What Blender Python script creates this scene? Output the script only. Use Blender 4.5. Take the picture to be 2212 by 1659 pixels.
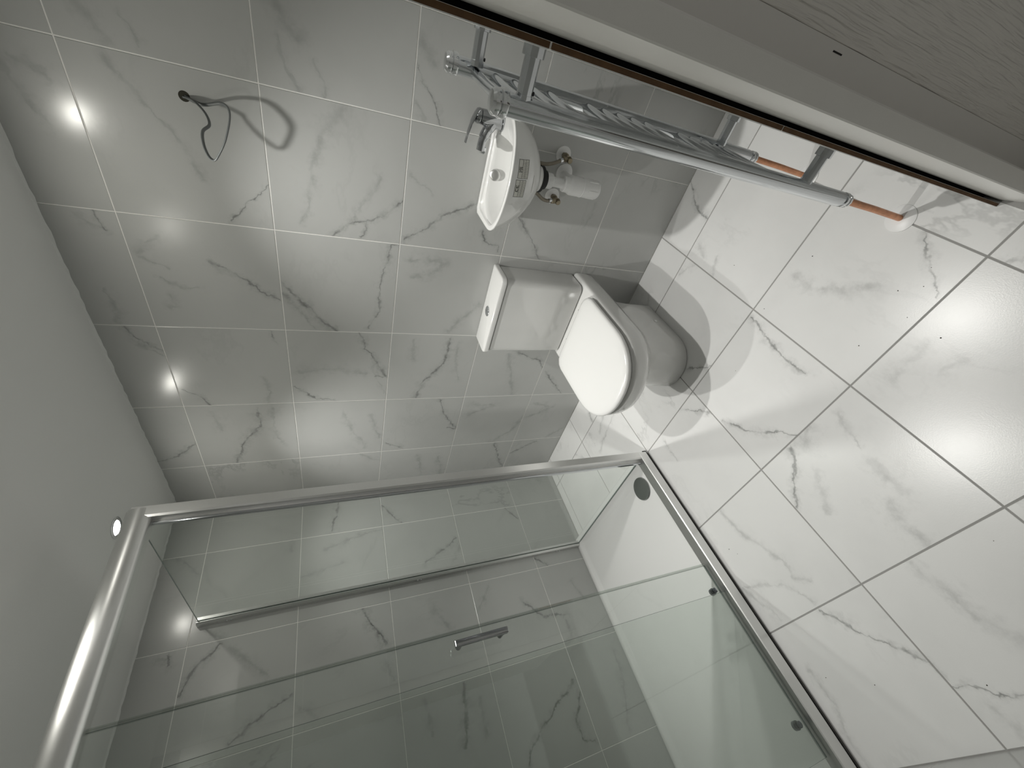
import bpy, bmesh, math, random
from mathutils import Vector, Matrix
from mathutils.bvhtree import BVHTree

# ------------------------------------------------------------------ camera, world, exposure
SC = bpy.context.scene
COL = SC.collection
for o in list(bpy.data.objects):
    bpy.data.objects.remove(o)

cam = bpy.data.cameras.new('camera')
cam.sensor_fit = 'HORIZONTAL'; cam.sensor_width = 36.0; cam.lens = 14.3046
cam.clip_start = 0.01; cam.clip_end = 50
cam_o = bpy.data.objects.new('camera', cam); COL.objects.link(cam_o)
cr = Matrix(((0.306399, -0.67669, 0.669486), (0.257831, 0.736019, 0.625939), (-0.91632, -0.019173, 0.399986)))
cam_o.matrix_world = Matrix.Translation((1.4881, 2.186, 1.3836)) @ cr.to_4x4()
SC.camera = cam_o

w = bpy.data.worlds.new('world'); SC.world = w; w.use_nodes = True
w.node_tree.nodes['Background'].inputs[0].default_value = (0.95, 0.93, 0.88, 1)
w.node_tree.nodes['Background'].inputs[1].default_value = 0.20

SC.view_settings.view_transform = 'Standard'
SC.view_settings.look = 'None'
SC.view_settings.exposure = 0.0
SC.view_settings.gamma = 1.0
SC.view_settings.use_curve_mapping = False

LAMP_W = 46.0          # each ceiling downlight (built further down with its fitting)
LAMP_COL = (1.0, 0.99, 0.955)
LAMP_ANGLE = 89
LENS = 240.0

# the room in metres: x away from the basin wall, y away from the shower end wall, z up
XR, YR, ZC = 1.778, 2.187, 2.130
HZ = [0.0, 0.344, 0.748, 1.152, 1.556, 1.960, ZC]                   # wall tile courses
VY = [0.0, 0.300, 0.705, 1.110, 1.515, 1.920, YR]                   # basin wall joints
UX = [0.0, 0.287, 0.692, 1.097, 1.502, XR]                          # shower wall joints
FX = [0.0, 0.190, 0.594, 0.998, 1.402, XR]                          # floor joints
FY = [0.0, 0.067, 0.473, 0.879, 1.285, 1.692, 2.098, 2.200]

VEINS = {  # printed veins of each tiled surface, millimetres in the plane: width, strong, then points
 'back': [
  (4,0,1996,1818,1970,1806,1933,1797),(9,0,1996,1901,1960,1875,1932,1857),(9,0,2104,1501,2068,1479,2037,1448),
  (5,0,2027,1502,1997,1499,1960,1485,1932,1457),(5,0,1904,1881,1877,1858,1813,1813,1747,1769,1707,1748,1647,1724),(4,1,1654,1560,1600,1617,1528,1673),
  (4,0,1835,1406,1715,1439,1594,1449,1547,1473),(10,0,1860,2048,1838,2002,1825,1996),(7,0,1843,2074,1751,2044,1725,2026),
  (4,1,1513,2011,1464,2005,1450,1996),(6,0,1488,2049,1466,2021),(6,0,2034,1500,1981,1491,1929,1457),(4,0,1998,1420,1960,1396,1929,1394),
  (4,1,2057,1148,2005,1108,1966,1080,1923,1056),(8,0,2113,1146,2077,1105),(6,0,1971,1144,1928,1112),(10,0,1685,1434,1727,1440,1850,1392,1908,1348),
  (5,1,1673,1156,1632,1192,1588,1253,1573,1321,1517,1382),(6,0,1734,1227,1660,1275,1584,1310),(4,1,1586,1268,1554,1272,1524,1286),
  (5,1,1704,897,1666,972,1608,1041,1533,1139),(4,0,1762,1138,1740,1108,1732,1072,1714,1057),(5,1,1693,722,1630,665,1521,569),(6,0,1781,403,1676,415),
  (5,1,1517,1148,1502,1181,1445,1196,1325,1217,1223,1206,1133,1248),(7,1,1325,1554,1274,1520,1195,1450,1114,1371),(5,0,1277,1554,1192,1491,1124,1453),
  (6,1,1110,1287,1032,1256,940,1203,852,1155),(4,0,916,1220,814,1191,765,1154),(3,1,870,1212,855,1166),(9,0,891,1520,908,1403,879,1251),
  (4,1,807,1547,728,1458,713,1384),(9,0,1386,1103,1405,1035,1457,966),(10,0,1455,1104,1467,1003,1456,974),(8,0,1280,786,1216,848,1125,907),
  (7,1,1091,888,941,898,828,978,714,1008),(6,0,1068,842,941,840,833,807),(7,0,1078,1054,960,1041),(6,1,691,876,601,845,449,751),(3,1,467,808,449,751),
  (4,1,375,1130,315,1038),(4,1,1606,846,1561,830,1555,765,1531,765),(5,1,1009,521,964,389,878,315,767,209,710,156),(8,0,999,568,881,527,729,476),
  (8,0,650,698,631,557,569,700),(8,0,527,340,415,388,301,503),(7,0,315,107,394,25),(6,1,176,331,281,181),(6,1,283,471,107,395,23,343),
  (8,0,625,1346,513,1311,353,1235),(8,0,606,1216,430,1172),(7,0,293,1264,224,1161),(8,0,217,822,17,772),(8,0,235,946,40,899),
  (5,1,1104,2053,1049,2015,997,1965),(4,0,1049,2036,975,1970),(5,1,806,1947,768,1901,709,1865),(6,1,360,2126,383,2048,464,1962),
  (4,1,1104,1606,1062,1604,1044,1592),(6,0,869,1655,774,1644,712,1656),(7,1,685,1703,559,1701,443,1785,303,1827),(7,0,681,1641,501,1646,422,1616),
  (7,0,669,1867,545,1855),(6,1,1379,1756,1346,1692,1267,1604,1251,1564),(5,0,1373,1940,1345,1869),(6,0,1310,1906,1271,1853,1276,1811),
  (5,0,1238,1884,1200,1879,1190,1906),(7,0,1247,2056,1176,2046,1123,2057),(7,0,1388,1940,1426,1910,1454,1877),(8,0,633,318,601,166,521,313),],
 'left': [
  (8,0,1903,635,1805,730,1660,875),(7,1,1835,701,1921,787,1958,869),(6,1,2014,704,2004,752),(6,0,2052,721,2021,725),(7,1,1288,693,1251,760,1188,877),
  (7,1,1562,965,1631,989,1702,1022,1767,1064),(8,0,1554,999,1467,1065),(7,0,1152,305,1324,328,1448,367),(7,0,2064,294,1970,391),
  (8,1,1373,83,1384,175,1413,270),(7,0,1602,298,1600,347),(8,0,1363,452,1537,491),(7,1,1148,155,1094,235,1049,284),(6,1,759,432,866,489,954,534),
  (6,0,746,468,809,563),(6,1,417,290,356,371),(6,1,341,630,268,688),(9,0,949,780,895,877),(7,0,655,735,729,821),(6,1,490,848,403,933,278,953),
  (6,0,176,809,135,899),(7,0,1250,760,1212,886),(6,0,1208,931,1170,1019),(10,1,876,1111,898,1239,920,1330),(9,0,817,1183,826,1310),
  (6,1,353,1229,511,1316,643,1394,680,1449),(6,1,348,1283,414,1377,411,1450,358,1459),(8,0,88,1185,118,1330,183,1470),(8,0,289,978,290,1075,350,1086),
  (8,0,1052,1131,1041,1247),],
 'floor': [
  (6,1,610,1666,747,1640,797,1629,876,1639),(5,1,600,1188,682,1258,733,1286),(5,1,778,1296,864,1347,925,1404,995,1465),(5,1,511,1337,594,1432),
  (7,1,1007,1417,1054,1399,1080,1371),(14,0,998,1509,1039,1470),(4,0,627,1002,734,1000),(10,0,645,1855,713,1852,804,1900,860,1942),
  (6,0,217,1759,269,1734),(6,0,327,1762,358,1697),(6,0,257,1682,202,1625),(4,1,856,2097,942,2019,985,1984),(5,1,1053,1398,1086,1352,1153,1292),
  (8,0,1114,1430,1216,1363),(5,0,1003,1024,1127,1051,1204,1090,1250,1116,1297,1109,1335,1153),(5,0,1248,904,1305,1055,1357,1094,1389,1117),
  (7,0,1257,894,1342,946,1389,960),(5,1,1405,1107,1448,1144,1498,1186,1549,1230,1603,1282,1632,1286),
  (8,0,1411,1440,1493,1455,1551,1461,1601,1491,1636,1510),(5,1,1653,1283,1657,1322,1681,1362,1706,1433),(5,0,1525,933,1616,942,1691,909,1763,906),
  (12,0,1280,1515,1337,1499,1386,1511),(12,0,1185,1571,1272,1565),(8,0,1709,1330,1750,1347),(10,0,1051,1889,1054,1837,1058,1777),
  (10,0,1130,1895,1118,1854),(5,0,1032,1608,1080,1587,1133,1580),(6,1,88,686,182,647),(6,0,216,781,276,650),(7,0,208,572,287,572),
  (6,0,197,364,283,415),(6,1,-1,1939,70,1886,120,1868,185,1856),(5,1,1034,2106,1053,2126),(5,0,285,841,342,573),],
}
SCREWS = (1.821, 1.004, 0.187)
GRIT = ((0.420, 1.773), (0.972, 1.913), (0.927, 2.033), (1.060, 1.912), (0.908, 1.955), (1.445, 1.620), (0.936, 1.792), (0.650, 1.925), (0.688, 1.482), (0.627, 1.716), (1.668, 1.359), (1.558, 0.973), (1.154, 0.971), (1.125, 0.950), (1.608, 1.104), (0.946, 1.990))

# ------------------------------------------------------------------ materials
def mat(name):
    m = bpy.data.materials.new(name); m.use_nodes = True
    nt = m.node_tree
    return m, nt, nt.nodes['Principled BSDF']

def plain(name, col, rough=0.5, metal=0.0, spec=0.5, bump=0.0, bscale=60.0, coat=0.0, var=0.0):
    m, nt, b = mat(name)
    b.inputs['Base Color'].default_value = (*col, 1)
    b.inputs['Roughness'].default_value = rough
    b.inputs['Metallic'].default_value = metal
    b.inputs['Specular IOR Level'].default_value = spec
    b.inputs['Coat Weight'].default_value = coat
    b.inputs['Coat Roughness'].default_value = 0.05
    if bump or var:
        tc = nt.nodes.new('ShaderNodeTexCoord'); n = nt.nodes.new('ShaderNodeTexNoise')
        n.inputs['Scale'].default_value = bscale; n.inputs['Detail'].default_value = 4
        nt.links.new(tc.outputs['Object'], n.inputs['Vector'])
        if bump:
            bp = nt.nodes.new('ShaderNodeBump'); bp.inputs['Strength'].default_value = bump
            bp.inputs['Distance'].default_value = 0.002
            nt.links.new(n.outputs['Fac'], bp.inputs['Height']); nt.links.new(bp.outputs['Normal'], b.inputs['Normal'])
        if var:
            mx = nt.nodes.new('ShaderNodeMix'); mx.data_type = 'RGBA'
            mx.inputs[6].default_value = (*[c * (1 - var) for c in col], 1); mx.inputs[7].default_value = (*[min(1, c * (1 + var)) for c in col], 1)
            nt.links.new(n.outputs['Fac'], mx.inputs[0]); nt.links.new(mx.outputs[2], b.inputs['Base Color'])
    return m

def math_n(nt, op, a, b=None, c=None, clamp=False):
    n = nt.nodes.new('ShaderNodeMath'); n.operation = op; n.use_clamp = clamp
    for i, v in enumerate((a, b, c)):
        if v is None: continue
        if isinstance(v, (int, float)): n.inputs[i].default_value = v
        else: nt.links.new(v, n.inputs[i])
    return n.outputs[0]

def vmath(nt, op, a, b=None, scale=None):
    n = nt.nodes.new('ShaderNodeVectorMath'); n.operation = op
    for i, v in enumerate((a, b)):
        if v is None: continue
        if isinstance(v, tuple): n.inputs[i].default_value = v
        else: nt.links.new(v, n.inputs[i])
    if scale is not None:
        if isinstance(scale, (int, float)): n.inputs['Scale'].default_value = scale
        else: nt.links.new(scale, n.inputs['Scale'])
    return n.outputs['Value'] if op in ('LENGTH', 'DOT_PRODUCT') else n.outputs['Vector']

def noise(nt, vec, scale, detail=3.0, rough=0.5, col=False):
    n = nt.nodes.new('ShaderNodeTexNoise'); n.inputs['Scale'].default_value = scale
    n.inputs['Detail'].default_value = detail; n.inputs['Roughness'].default_value = rough
    nt.links.new(vec, n.inputs['Vector'])
    return n.outputs['Color'] if col else n.outputs['Fac']

def smooth(nt, v, e0, e1, lo=0.0, hi=1.0):
    n = nt.nodes.new('ShaderNodeMapRange'); n.interpolation_type = 'SMOOTHSTEP'
    for i, x in ((1, e0), (2, e1), (3, lo), (4, hi)): n.inputs[i].default_value = x
    nt.links.new(v, n.inputs[0])
    return n.outputs[0]

def tile_mat(name, segs, floor=False):
    """glazed marble-print tile; segs = [(ax, ay, bx, by, width, strong)] veins in the tile's own metres"""
    m, nt, b = mat(name)
    tc = nt.nodes.new('ShaderNodeTexCoord'); oi = nt.nodes.new('ShaderNodeObjectInfo')
    P = vmath(nt, 'MULTIPLY', tc.outputs['Object'], (1, 1, 0))
    shift = vmath(nt, 'SCALE', (1.0, 1.7, 0.6), scale=math_n(nt, 'MULTIPLY', oi.outputs['Random'], 37.0))
    Q = vmath(nt, 'ADD', P, shift)
    n1 = vmath(nt, 'SUBTRACT', noise(nt, Q, 14, 3, 0.6, True), (0.5, 0.5, 0.5))
    n2 = vmath(nt, 'SUBTRACT', noise(nt, Q, 60, 3, 0.6, True), (0.5, 0.5, 0.5))
    D = vmath(nt, 'ADD', P, vmath(nt, 'ADD', vmath(nt, 'SCALE', n1, scale=0.038), vmath(nt, 'SCALE', n2, scale=0.017)))
    D = vmath(nt, 'MULTIPLY', D, (1, 1, 0))
    brk = noise(nt, Q, 22, 3)
    wv = smooth(nt, noise(nt, vmath(nt, 'ADD', Q, (3.1, 1.7, 0.0)), 17, 4, 0.65), 0.32, 0.70, 0.35, 1.9)
    smr = smooth(nt, noise(nt, vmath(nt, 'ADD', Q, (7.3, 2.9, 0.0)), 26, 4, 0.7), 0.38, 0.66, 0.15, 1.0)
    total = None
    for strong in (1, 0):
        dm = None
        for (ax, ay, bx, by, wd, st) in segs:
            if st != strong: continue
            ba = (bx - ax, by - ay, 0.0); L2 = max(ba[0] ** 2 + ba[1] ** 2, 1e-8)
            pa = vmath(nt, 'SUBTRACT', D, (ax, ay, 0.0))
            h = math_n(nt, 'DIVIDE', vmath(nt, 'DOT_PRODUCT', pa, ba), L2, clamp=True)
            d = vmath(nt, 'LENGTH', vmath(nt, 'SUBTRACT', pa, vmath(nt, 'SCALE', ba, scale=h)))
            d = math_n(nt, 'DIVIDE', d, wd)
            dm = d if dm is None else math_n(nt, 'MINIMUM', dm, d)
        if dm is None: continue
        dm = math_n(nt, 'DIVIDE', dm, wv)
        core = math_n(nt, 'MULTIPLY', smooth(nt, dm, 0.0, 1.25 if strong else 1.8, 1, 0), smooth(nt, brk, 0.33, 0.58, 0.18, 1))
        halo = math_n(nt, 'MULTIPLY', smooth(nt, dm, 0.0, 5.0, 1, 0), smr)
        s = math_n(nt, 'ADD', math_n(nt, 'MULTIPLY', core, 0.46 if strong else 0.15), math_n(nt, 'MULTIPLY', halo, 0.24 if strong else 0.14))
        total = s if total is None else math_n(nt, 'ADD', total, s)
    # faint background clouding and hair veins
    cl = noise(nt, Q, 5.0, 4)
    bgv = math_n(nt, 'ABSOLUTE', math_n(nt, 'SUBTRACT', noise(nt, vmath(nt, 'MULTIPLY', Q, (1.0, 1.9, 1.0)), 3.2, 5, 0.62), 0.5))
    hair = math_n(nt, 'MULTIPLY', smooth(nt, bgv, 0.0, 0.035, 1, 0), smooth(nt, noise(nt, Q, 4.1, 2), 0.52, 0.68, 0, 1))
    bg = math_n(nt, 'ADD', math_n(nt, 'MULTIPLY', hair, 0.05 if segs else 0.22), smooth(nt, cl, 0.35, 0.75, 0.0, 0.06))
    total = bg if total is None else math_n(nt, 'ADD', total, bg, clamp=True)
    mx = nt.nodes.new('ShaderNodeMix'); mx.data_type = 'RGBA'
    mx.inputs[6].default_value = (0.79, 0.79, 0.78, 1) if floor else (0.51, 0.515, 0.502, 1)
    mx.inputs[7].default_value = (0.09, 0.095, 0.09, 1)
    nt.links.new(total, mx.inputs[0]); nt.links.new(mx.outputs[2], b.inputs['Base Color'])
    b.inputs['Roughness'].default_value = 0.27 if floor else 0.225
    b.inputs['Specular IOR Level'].default_value = 0.5
    bn = nt.nodes.new('ShaderNodeBump'); bn.inputs['Strength'].default_value = 0.12 if floor else 0.05
    bn.inputs['Distance'].default_value = 0.0006
    nt.links.new(noise(nt, Q, 330 if floor else 120, 2), bn.inputs['Height']); nt.links.new(bn.outputs['Normal'], b.inputs['Normal'])
    return m

def glass_mat(name, tint, r0=0.045):
    """thin clear glazing: tinted transmission plus mirror reflection by Fresnel"""
    m = bpy.data.materials.new(name); m.use_nodes = True; nt = m.node_tree; nt.nodes.clear()
    out = nt.nodes.new('ShaderNodeOutputMaterial'); mx = nt.nodes.new('ShaderNodeMixShader')
    tr = nt.nodes.new('ShaderNodeBsdfTransparent'); tr.inputs[0].default_value = (*tint, 1)
    gl = nt.nodes.new('ShaderNodeBsdfGlossy'); gl.inputs['Roughness'].default_value = 0.015
    gl.inputs['Color'].default_value = (0.9, 0.95, 0.92, 1)
    lw = nt.nodes.new('ShaderNodeLayerWeight')                       # Schlick reflectance, alike from both sides
    fr = math_n(nt, 'MULTIPLY_ADD', math_n(nt, 'POWER', lw.outputs['Facing'], 5.0), 0.9, r0)
    nt.links.new(fr, mx.inputs[0]); nt.links.new(tr.outputs[0], mx.inputs[1]); nt.links.new(gl.outputs[0], mx.inputs[2])
    nt.links.new(mx.outputs[0], out.inputs[0])
    return m

def emit_mat(name, col, s):
    m = bpy.data.materials.new(name); m.use_nodes = True; nt = m.node_tree; nt.nodes.clear()
    out = nt.nodes.new('ShaderNodeOutputMaterial'); e = nt.nodes.new('ShaderNodeEmission')
    e.inputs[0].default_value = (*col, 1); e.inputs[1].default_value = s
    nt.links.new(e.outputs[0], out.inputs[0]); return m

M = {}
M['grout'] = plain('wall grout', (0.88, 0.87, 0.84), 0.8, bump=0.2, bscale=400)
M['fgrout'] = plain('floor grout', (0.33, 0.325, 0.315), 0.8, bump=0.2, bscale=400)
M['biscuit'] = plain('tile biscuit', (0.115, 0.062, 0.028), 0.9, var=0.5, bscale=45, bump=0.5)
M['ceiling'] = plain('ceiling paint', (0.74, 0.745, 0.73), 0.7, bump=0.10, bscale=160)
M['blackcore'] = plain('near-black wall core', (0.02, 0.019, 0.018), 0.95)  # near-black core of the doorway wall
M['paint'] = plain('white gloss paint', (0.83, 0.82, 0.785), 0.30, bump=0.15, bscale=90)
M['ceramic'] = plain('white ceramic', (0.71, 0.71, 0.695), 0.10, coat=0.4)
M['basin'] = plain('bounce-lit basin glaze', (0.84, 0.84, 0.825), 0.10, coat=0.4)  # same ceramic in a lighter colour, standing in for light bounced off the floor
M['seatplastic'] = plain('white seat plastic', (0.74, 0.74, 0.725), 0.2)
M['chrome'] = plain('chrome', (0.72, 0.73, 0.74), 0.08, metal=1.0)
M['darkchrome'] = plain('rail chrome', (0.66, 0.68, 0.70), 0.11, metal=1.0)
M['alu'] = plain('polished aluminium', (0.72, 0.72, 0.71), 0.33, metal=1.0)
M['brass'] = plain('dull brass', (0.27, 0.235, 0.17), 0.35, metal=1.0, var=0.3, bscale=80)
M['copper'] = plain('copper pipe', (0.62, 0.30, 0.17), 0.42, metal=0.85, var=0.45, bscale=70)
M['braid'] = plain('steel braid', (0.30, 0.27, 0.22), 0.4, metal=0.8, bump=0.8, bscale=700)
M['pvc'] = plain('white plastic', (0.88, 0.88, 0.875), 0.35)
M['dimchrome'] = plain('dark-reflection chrome', (0.42, 0.43, 0.44), 0.09, metal=1.0)  # chrome with the dark surroundings it mirrors put into its colour
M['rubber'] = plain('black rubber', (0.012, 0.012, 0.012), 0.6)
M['cable'] = plain('grey cable sheath', (0.14, 0.15, 0.148), 0.45)
M['hole'] = plain('drilled hole', (0.035, 0.032, 0.022), 0.9)
M['acrylic'] = plain('tray acrylic', (0.84, 0.84, 0.83), 0.22)
M['waste'] = plain('dark-reflection waste cover', (0.33, 0.35, 0.34), 0.22, metal=0.9)  # chrome cover, its reflection of dark glass painted in as grey
M['label'] = plain('label paper', (0.72, 0.715, 0.66), 0.6)
M['ink'] = plain('label ink', (0.05, 0.05, 0.04), 0.6)
M['greyink'] = plain('label small print', (0.36, 0.355, 0.32), 0.6)
M['glass'] = glass_mat('shower glass', (0.940, 0.954, 0.944))
M['glassedge'] = plain('glass edge', (0.13, 0.17, 0.16), 0.15)
M['seal'] = glass_mat('clear seal strip', (0.90, 0.91, 0.90))
M['roller'] = plain('roller', (0.10, 0.11, 0.12), 0.3, metal=0.5)
M['lens'] = emit_mat('lamp lens', (1.0, 0.98, 0.90), LENS)
M['carpet'] = plain('hall flooring', (0.20, 0.19, 0.17), 0.95)

def door_grain():
    m, nt, b = mat('embossed white door skin')
    b.inputs['Base Color'].default_value = (0.84, 0.82, 0.775, 1); b.inputs['Roughness'].default_value = 0.42
    tc = nt.nodes.new('ShaderNodeTexCoord')
    v = vmath(nt, 'MULTIPLY', tc.outputs['Object'], (1.0, 1.0, 0.055))
    wob = vmath(nt, 'SCALE', vmath(nt, 'SUBTRACT', noise(nt, tc.outputs['Object'], 7, 2, 0.5, True), (.5, .5, .5)), scale=0.007)
    f = noise(nt, vmath(nt, 'ADD', v, wob), 150, 2, 0.5)
    bn = nt.nodes.new('ShaderNodeBump'); bn.inputs['Strength'].default_value = 0.7; bn.inputs['Distance'].default_value = 0.0026
    nt.links.new(smooth(nt, f, 0.35, 0.65), bn.inputs['Height']); nt.links.new(bn.outputs['Normal'], b.inputs['Normal'])
    return m
M['door'] = door_grain()

# ------------------------------------------------------------------ mesh helpers (world coordinates in, object origins set on build)
WL = {}                                                             # world location of every object built
def face(bm, vs):
    try: return bm.faces.new(vs)
    except ValueError: return None

def box(bm, x0, x1, y0, y1, z0, z1, mi=0):
    v = [bm.verts.new((x, y, z)) for z in (z0, z1) for y in (y0, y1) for x in (x0, x1)]
    fs = [face(bm, [v[i] for i in q]) for q in ((0, 2, 3, 1), (4, 5, 7, 6), (0, 1, 5, 4), (2, 6, 7, 3), (0, 4, 6, 2), (1, 3, 7, 5))]
    for f in fs: f.material_index = mi
    return fs

def bevelled(x0, x1, y0, y1, z0, z1, r=0.004, seg=2):
    bm = bmesh.new(); box(bm, x0, x1, y0, y1, z0, z1)
    bmesh.ops.bevel(bm, geom=bm.edges[:], offset=r, segments=seg, profile=0.7, affect='EDGES')
    return bm

def loft(bm, rings, cap0=True, cap1=True, closed=True):
    R = [[bm.verts.new(p) for p in r] for r in rings]
    n = len(R[0])
    for a, b in zip(R, R[1:]):
        for i in range(n if closed else n - 1):
            j = (i + 1) % n
            face(bm, [a[i], a[j], b[j], b[i]])
    if cap0: face(bm, R[0][::-1])
    if cap1: face(bm, R[-1])
    return R

def frame_of(d):
    d = d.normalized(); up = Vector((0, 0, 1)) if abs(d.z) < 0.9 else Vector((1, 0, 0))
    a = d.cross(up).normalized(); return a, d.cross(a).normalized()

def tube(bm, pts, r, n=16, flat=None):
    pts = [Vector(p) for p in pts]; rings = []; a = None
    for i, p in enumerate(pts):
        d = (pts[min(i + 1, len(pts) - 1)] - pts[max(i - 1, 0)]).normalized()
        if a is None: a, b = frame_of(d)
        else:
            a = (a - d * a.dot(d)).normalized(); b = d.cross(a)
        rr = r[i] if isinstance(r, (list, tuple)) else r
        fa, fb = (1, 1) if flat is None else flat
        rings.append([p + (a * math.cos(t) * fa + b * math.sin(t) * fb) * rr for t in [2 * math.pi * k / n for k in range(n)]])
    loft(bm, rings)

def lathe(bm, base, axis, prof, n=24):
    """prof = [(distance along axis, radius)]"""
    base = Vector(base); axis = Vector(axis).normalized(); a, b = frame_of(axis)
    rings = [[base + axis * h + (a * math.cos(t) + b * math.sin(t)) * max(r, 1e-4) for t in [2 * math.pi * k / n for k in range(n)]] for h, r in prof]
    loft(bm, rings)

def spline(pts, n, closed=False):
    P = [Vector(p) for p in pts]; out = []; m = len(P)
    segs = m if closed else m - 1
    for s in range(segs):
        g = lambda k: P[k % m] if closed else P[min(max(k, 0), m - 1)]
        p0, p1, p2, p3 = g(s - 1), g(s), g(s + 1), g(s + 2)
        for k in range(n):
            t = k / n
            out.append(0.5 * ((2 * p1) + (-p0 + p2) * t + (2 * p0 - 5 * p1 + 4 * p2 - p3) * t * t + (-p0 + 3 * p1 - 3 * p2 + p3) * t ** 3))
    if not closed: out.append(P[-1])
    return out

def obj(name, bm, m, parent=None, smooth_=False, origin=None, mats=None, angle=35):
    bmesh.ops.recalc_face_normals(bm, faces=bm.faces[:])
    cs = [v.co for v in bm.verts]
    lo = Vector([min(c[i] for c in cs) for i in range(3)]); hi = Vector([max(c[i] for c in cs) for i in range(3)])
    org = Vector(origin) if origin else (lo + hi) / 2
    bmesh.ops.translate(bm, verts=bm.verts[:], vec=-org)
    me = bpy.data.meshes.new(name); 
    if smooth_:
        for f in bm.faces: f.smooth = True
        for e in bm.edges:
            if len(e.link_faces) == 2 and e.calc_face_angle(0) > math.radians(angle): e.smooth = False
    bm.to_mesh(me); bm.free()
    for x in (mats or [m]): me.materials.append(M[x] if isinstance(x, str) else x)
    o = bpy.data.objects.new(name, me); COL.objects.link(o)
    pl = WL[parent.name] if parent else Vector((0, 0, 0))
    o.parent = parent; o.location = org - pl; WL[o.name] = org
    return o

def thing(name, label, cat, loc, group=None):
    o = bpy.data.objects.new(name, None); COL.objects.link(o); o.location = loc; WL[o.name] = Vector(loc)
    o.empty_display_size = 0.05
    tag(o, label, cat, group); return o

def tag(o, label, cat, group=None):
    o['label'] = label; o['category'] = cat
    if group: o['group'] = group
    return o

def struct(o, label, cat):
    o['kind'] = 'structure'; tag(o, label, cat); return o

def boxobj(name, b, m, parent=None, r=0.0, seg=2):
    if r: bm = bevelled(*b, r=r, seg=seg)
    else:
        bm = bmesh.new(); box(bm, *b)
    return obj(name, bm, m, parent, smooth_=bool(r))

# ------------------------------------------------------------------ room shell
bm = bmesh.new(); box(bm, -0.10, -0.0012, -0.10, 2.30, -0.05, ZC)
wall_back = struct(obj('wall_back', bm, 'grout'), 'marble-effect tiled wall behind the basin and toilet', 'wall')
bm = bmesh.new(); box(bm, -0.0012, XR + 0.1, -0.10, -0.0012, -0.05, ZC)
wall_left = struct(obj('wall_left', bm, 'grout'), 'marble-effect tiled end wall inside the shower', 'wall')
bm = bmesh.new(); box(bm, XR + 0.0012, XR + 0.10, -0.0012, 2.30, -0.05, ZC)
wall_front = struct(obj('wall_front', bm, 'grout'), 'tiled wall at the low corner of the photo, opposite the basin', 'wall')
bm = bmesh.new()
box(bm, -0.0012, 0.9335, 2.1882, 2.1946, 0.0, ZC)                    # adhesive and grout bed
box(bm, -0.0012, 0.90, 2.1946, 2.30, -0.05, ZC, 1)
box(bm, 0.90, 1.74, 2.1946, 2.30, 2.03, ZC, 1)
box(bm, 1.74, XR + 0.0012, 2.1946, 2.30, -0.05, ZC, 1)
wall_right = struct(obj('wall_right', bm, 'grout', mats=['grout', 'blackcore']), 'tiled doorway wall with a raw brown tile edge', 'wall')
bm = bmesh.new(); box(bm, -0.10, XR + 0.1, -0.10, 2.235, -0.06, -0.0015)
floor = struct(obj('floor', bm, 'fgrout'), 'white marble-effect tiled bathroom floor', 'floor')
bm = bmesh.new(); box(bm, -0.10, XR + 0.1, -0.10, 2.30, ZC, ZC + 0.1)
ceiling = struct(obj('ceiling', bm, 'ceiling'), 'plain white painted ceiling', 'ceiling')
bm = bmesh.new(); box(bm, 0.2, 2.4, 2.235, 3.4, -0.06, -0.004)
struct(obj('floor_hall', bm, 'carpet'), 'dark hall flooring outside the bathroom door', 'floor')

# slightly ragged caulk line where the ceiling meets the tiles
random.seed(4)
def caulk(p0, p1, nrm, name, par):
    bm = bmesh.new(); p0, p1, nrm = Vector(p0), Vector(p1), Vector(nrm); n = 90; A = []; B = []
    for i in range(n + 1):
        p = p0.lerp(p1, i / n); h = 0.004 + random.random() * 0.004 
        A.append((p - Vector((0, 0, h)) + nrm * 0.0004)); B.append(p + nrm * (0.004 + random.random() * 0.002))
    C_ = [p + Vector((0, 0, 0)) - nrm * 0.004 for p in [p0.lerp(p1, i / n) for i in range(n + 1)]]
    loft(bm, [A, B, C_], False, False, closed=False)
    return obj(name, bm, 'ceiling', par)
caulk((0, 0, ZC), (0, YR, ZC), (1, 0, 0), 'caulk', ceiling)
caulk((0, 0, ZC), (XR, 0, ZC), (0, 1, 0), 'caulk', ceiling)

# tiles: every tile its own object, equal sizes share one mesh
TM = {}
def tile_mesh(du, dv, edge):
    k = (round(du, 4), round(dv, 4), edge)
    if k in TM: return TM[k]
    bm = bmesh.new(); c = 0.0009; T = 0.0072
    def ring(ins, z): return [bm.verts.new((sx * (du / 2 - ins), sy * (dv / 2 - ins), z)) for sx, sy in ((-1, -1), (1, -1), (1, 1), (-1, 1))]
    a, b, d = ring(0, -T), ring(0, -c), ring(c, 0)
    for p, q, mi in ((a, b, 1), (b, d, 0)):
        for i in range(4): face(bm, [p[i], p[(i + 1) % 4], q[(i + 1) % 4], q[i]]).material_index = mi
    face(bm, d); face(bm, a[::-1])
    me = bpy.data.meshes.new('tile'); bm.to_mesh(me); bm.free()
    me.materials.append(None); me.materials.append(M['biscuit'] if edge else M['grout'])
    TM[k] = me; return me

GEN = {False: tile_mat('marble print wall tile', []), True: tile_mat('marble print floor tile', [], True)}

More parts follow.
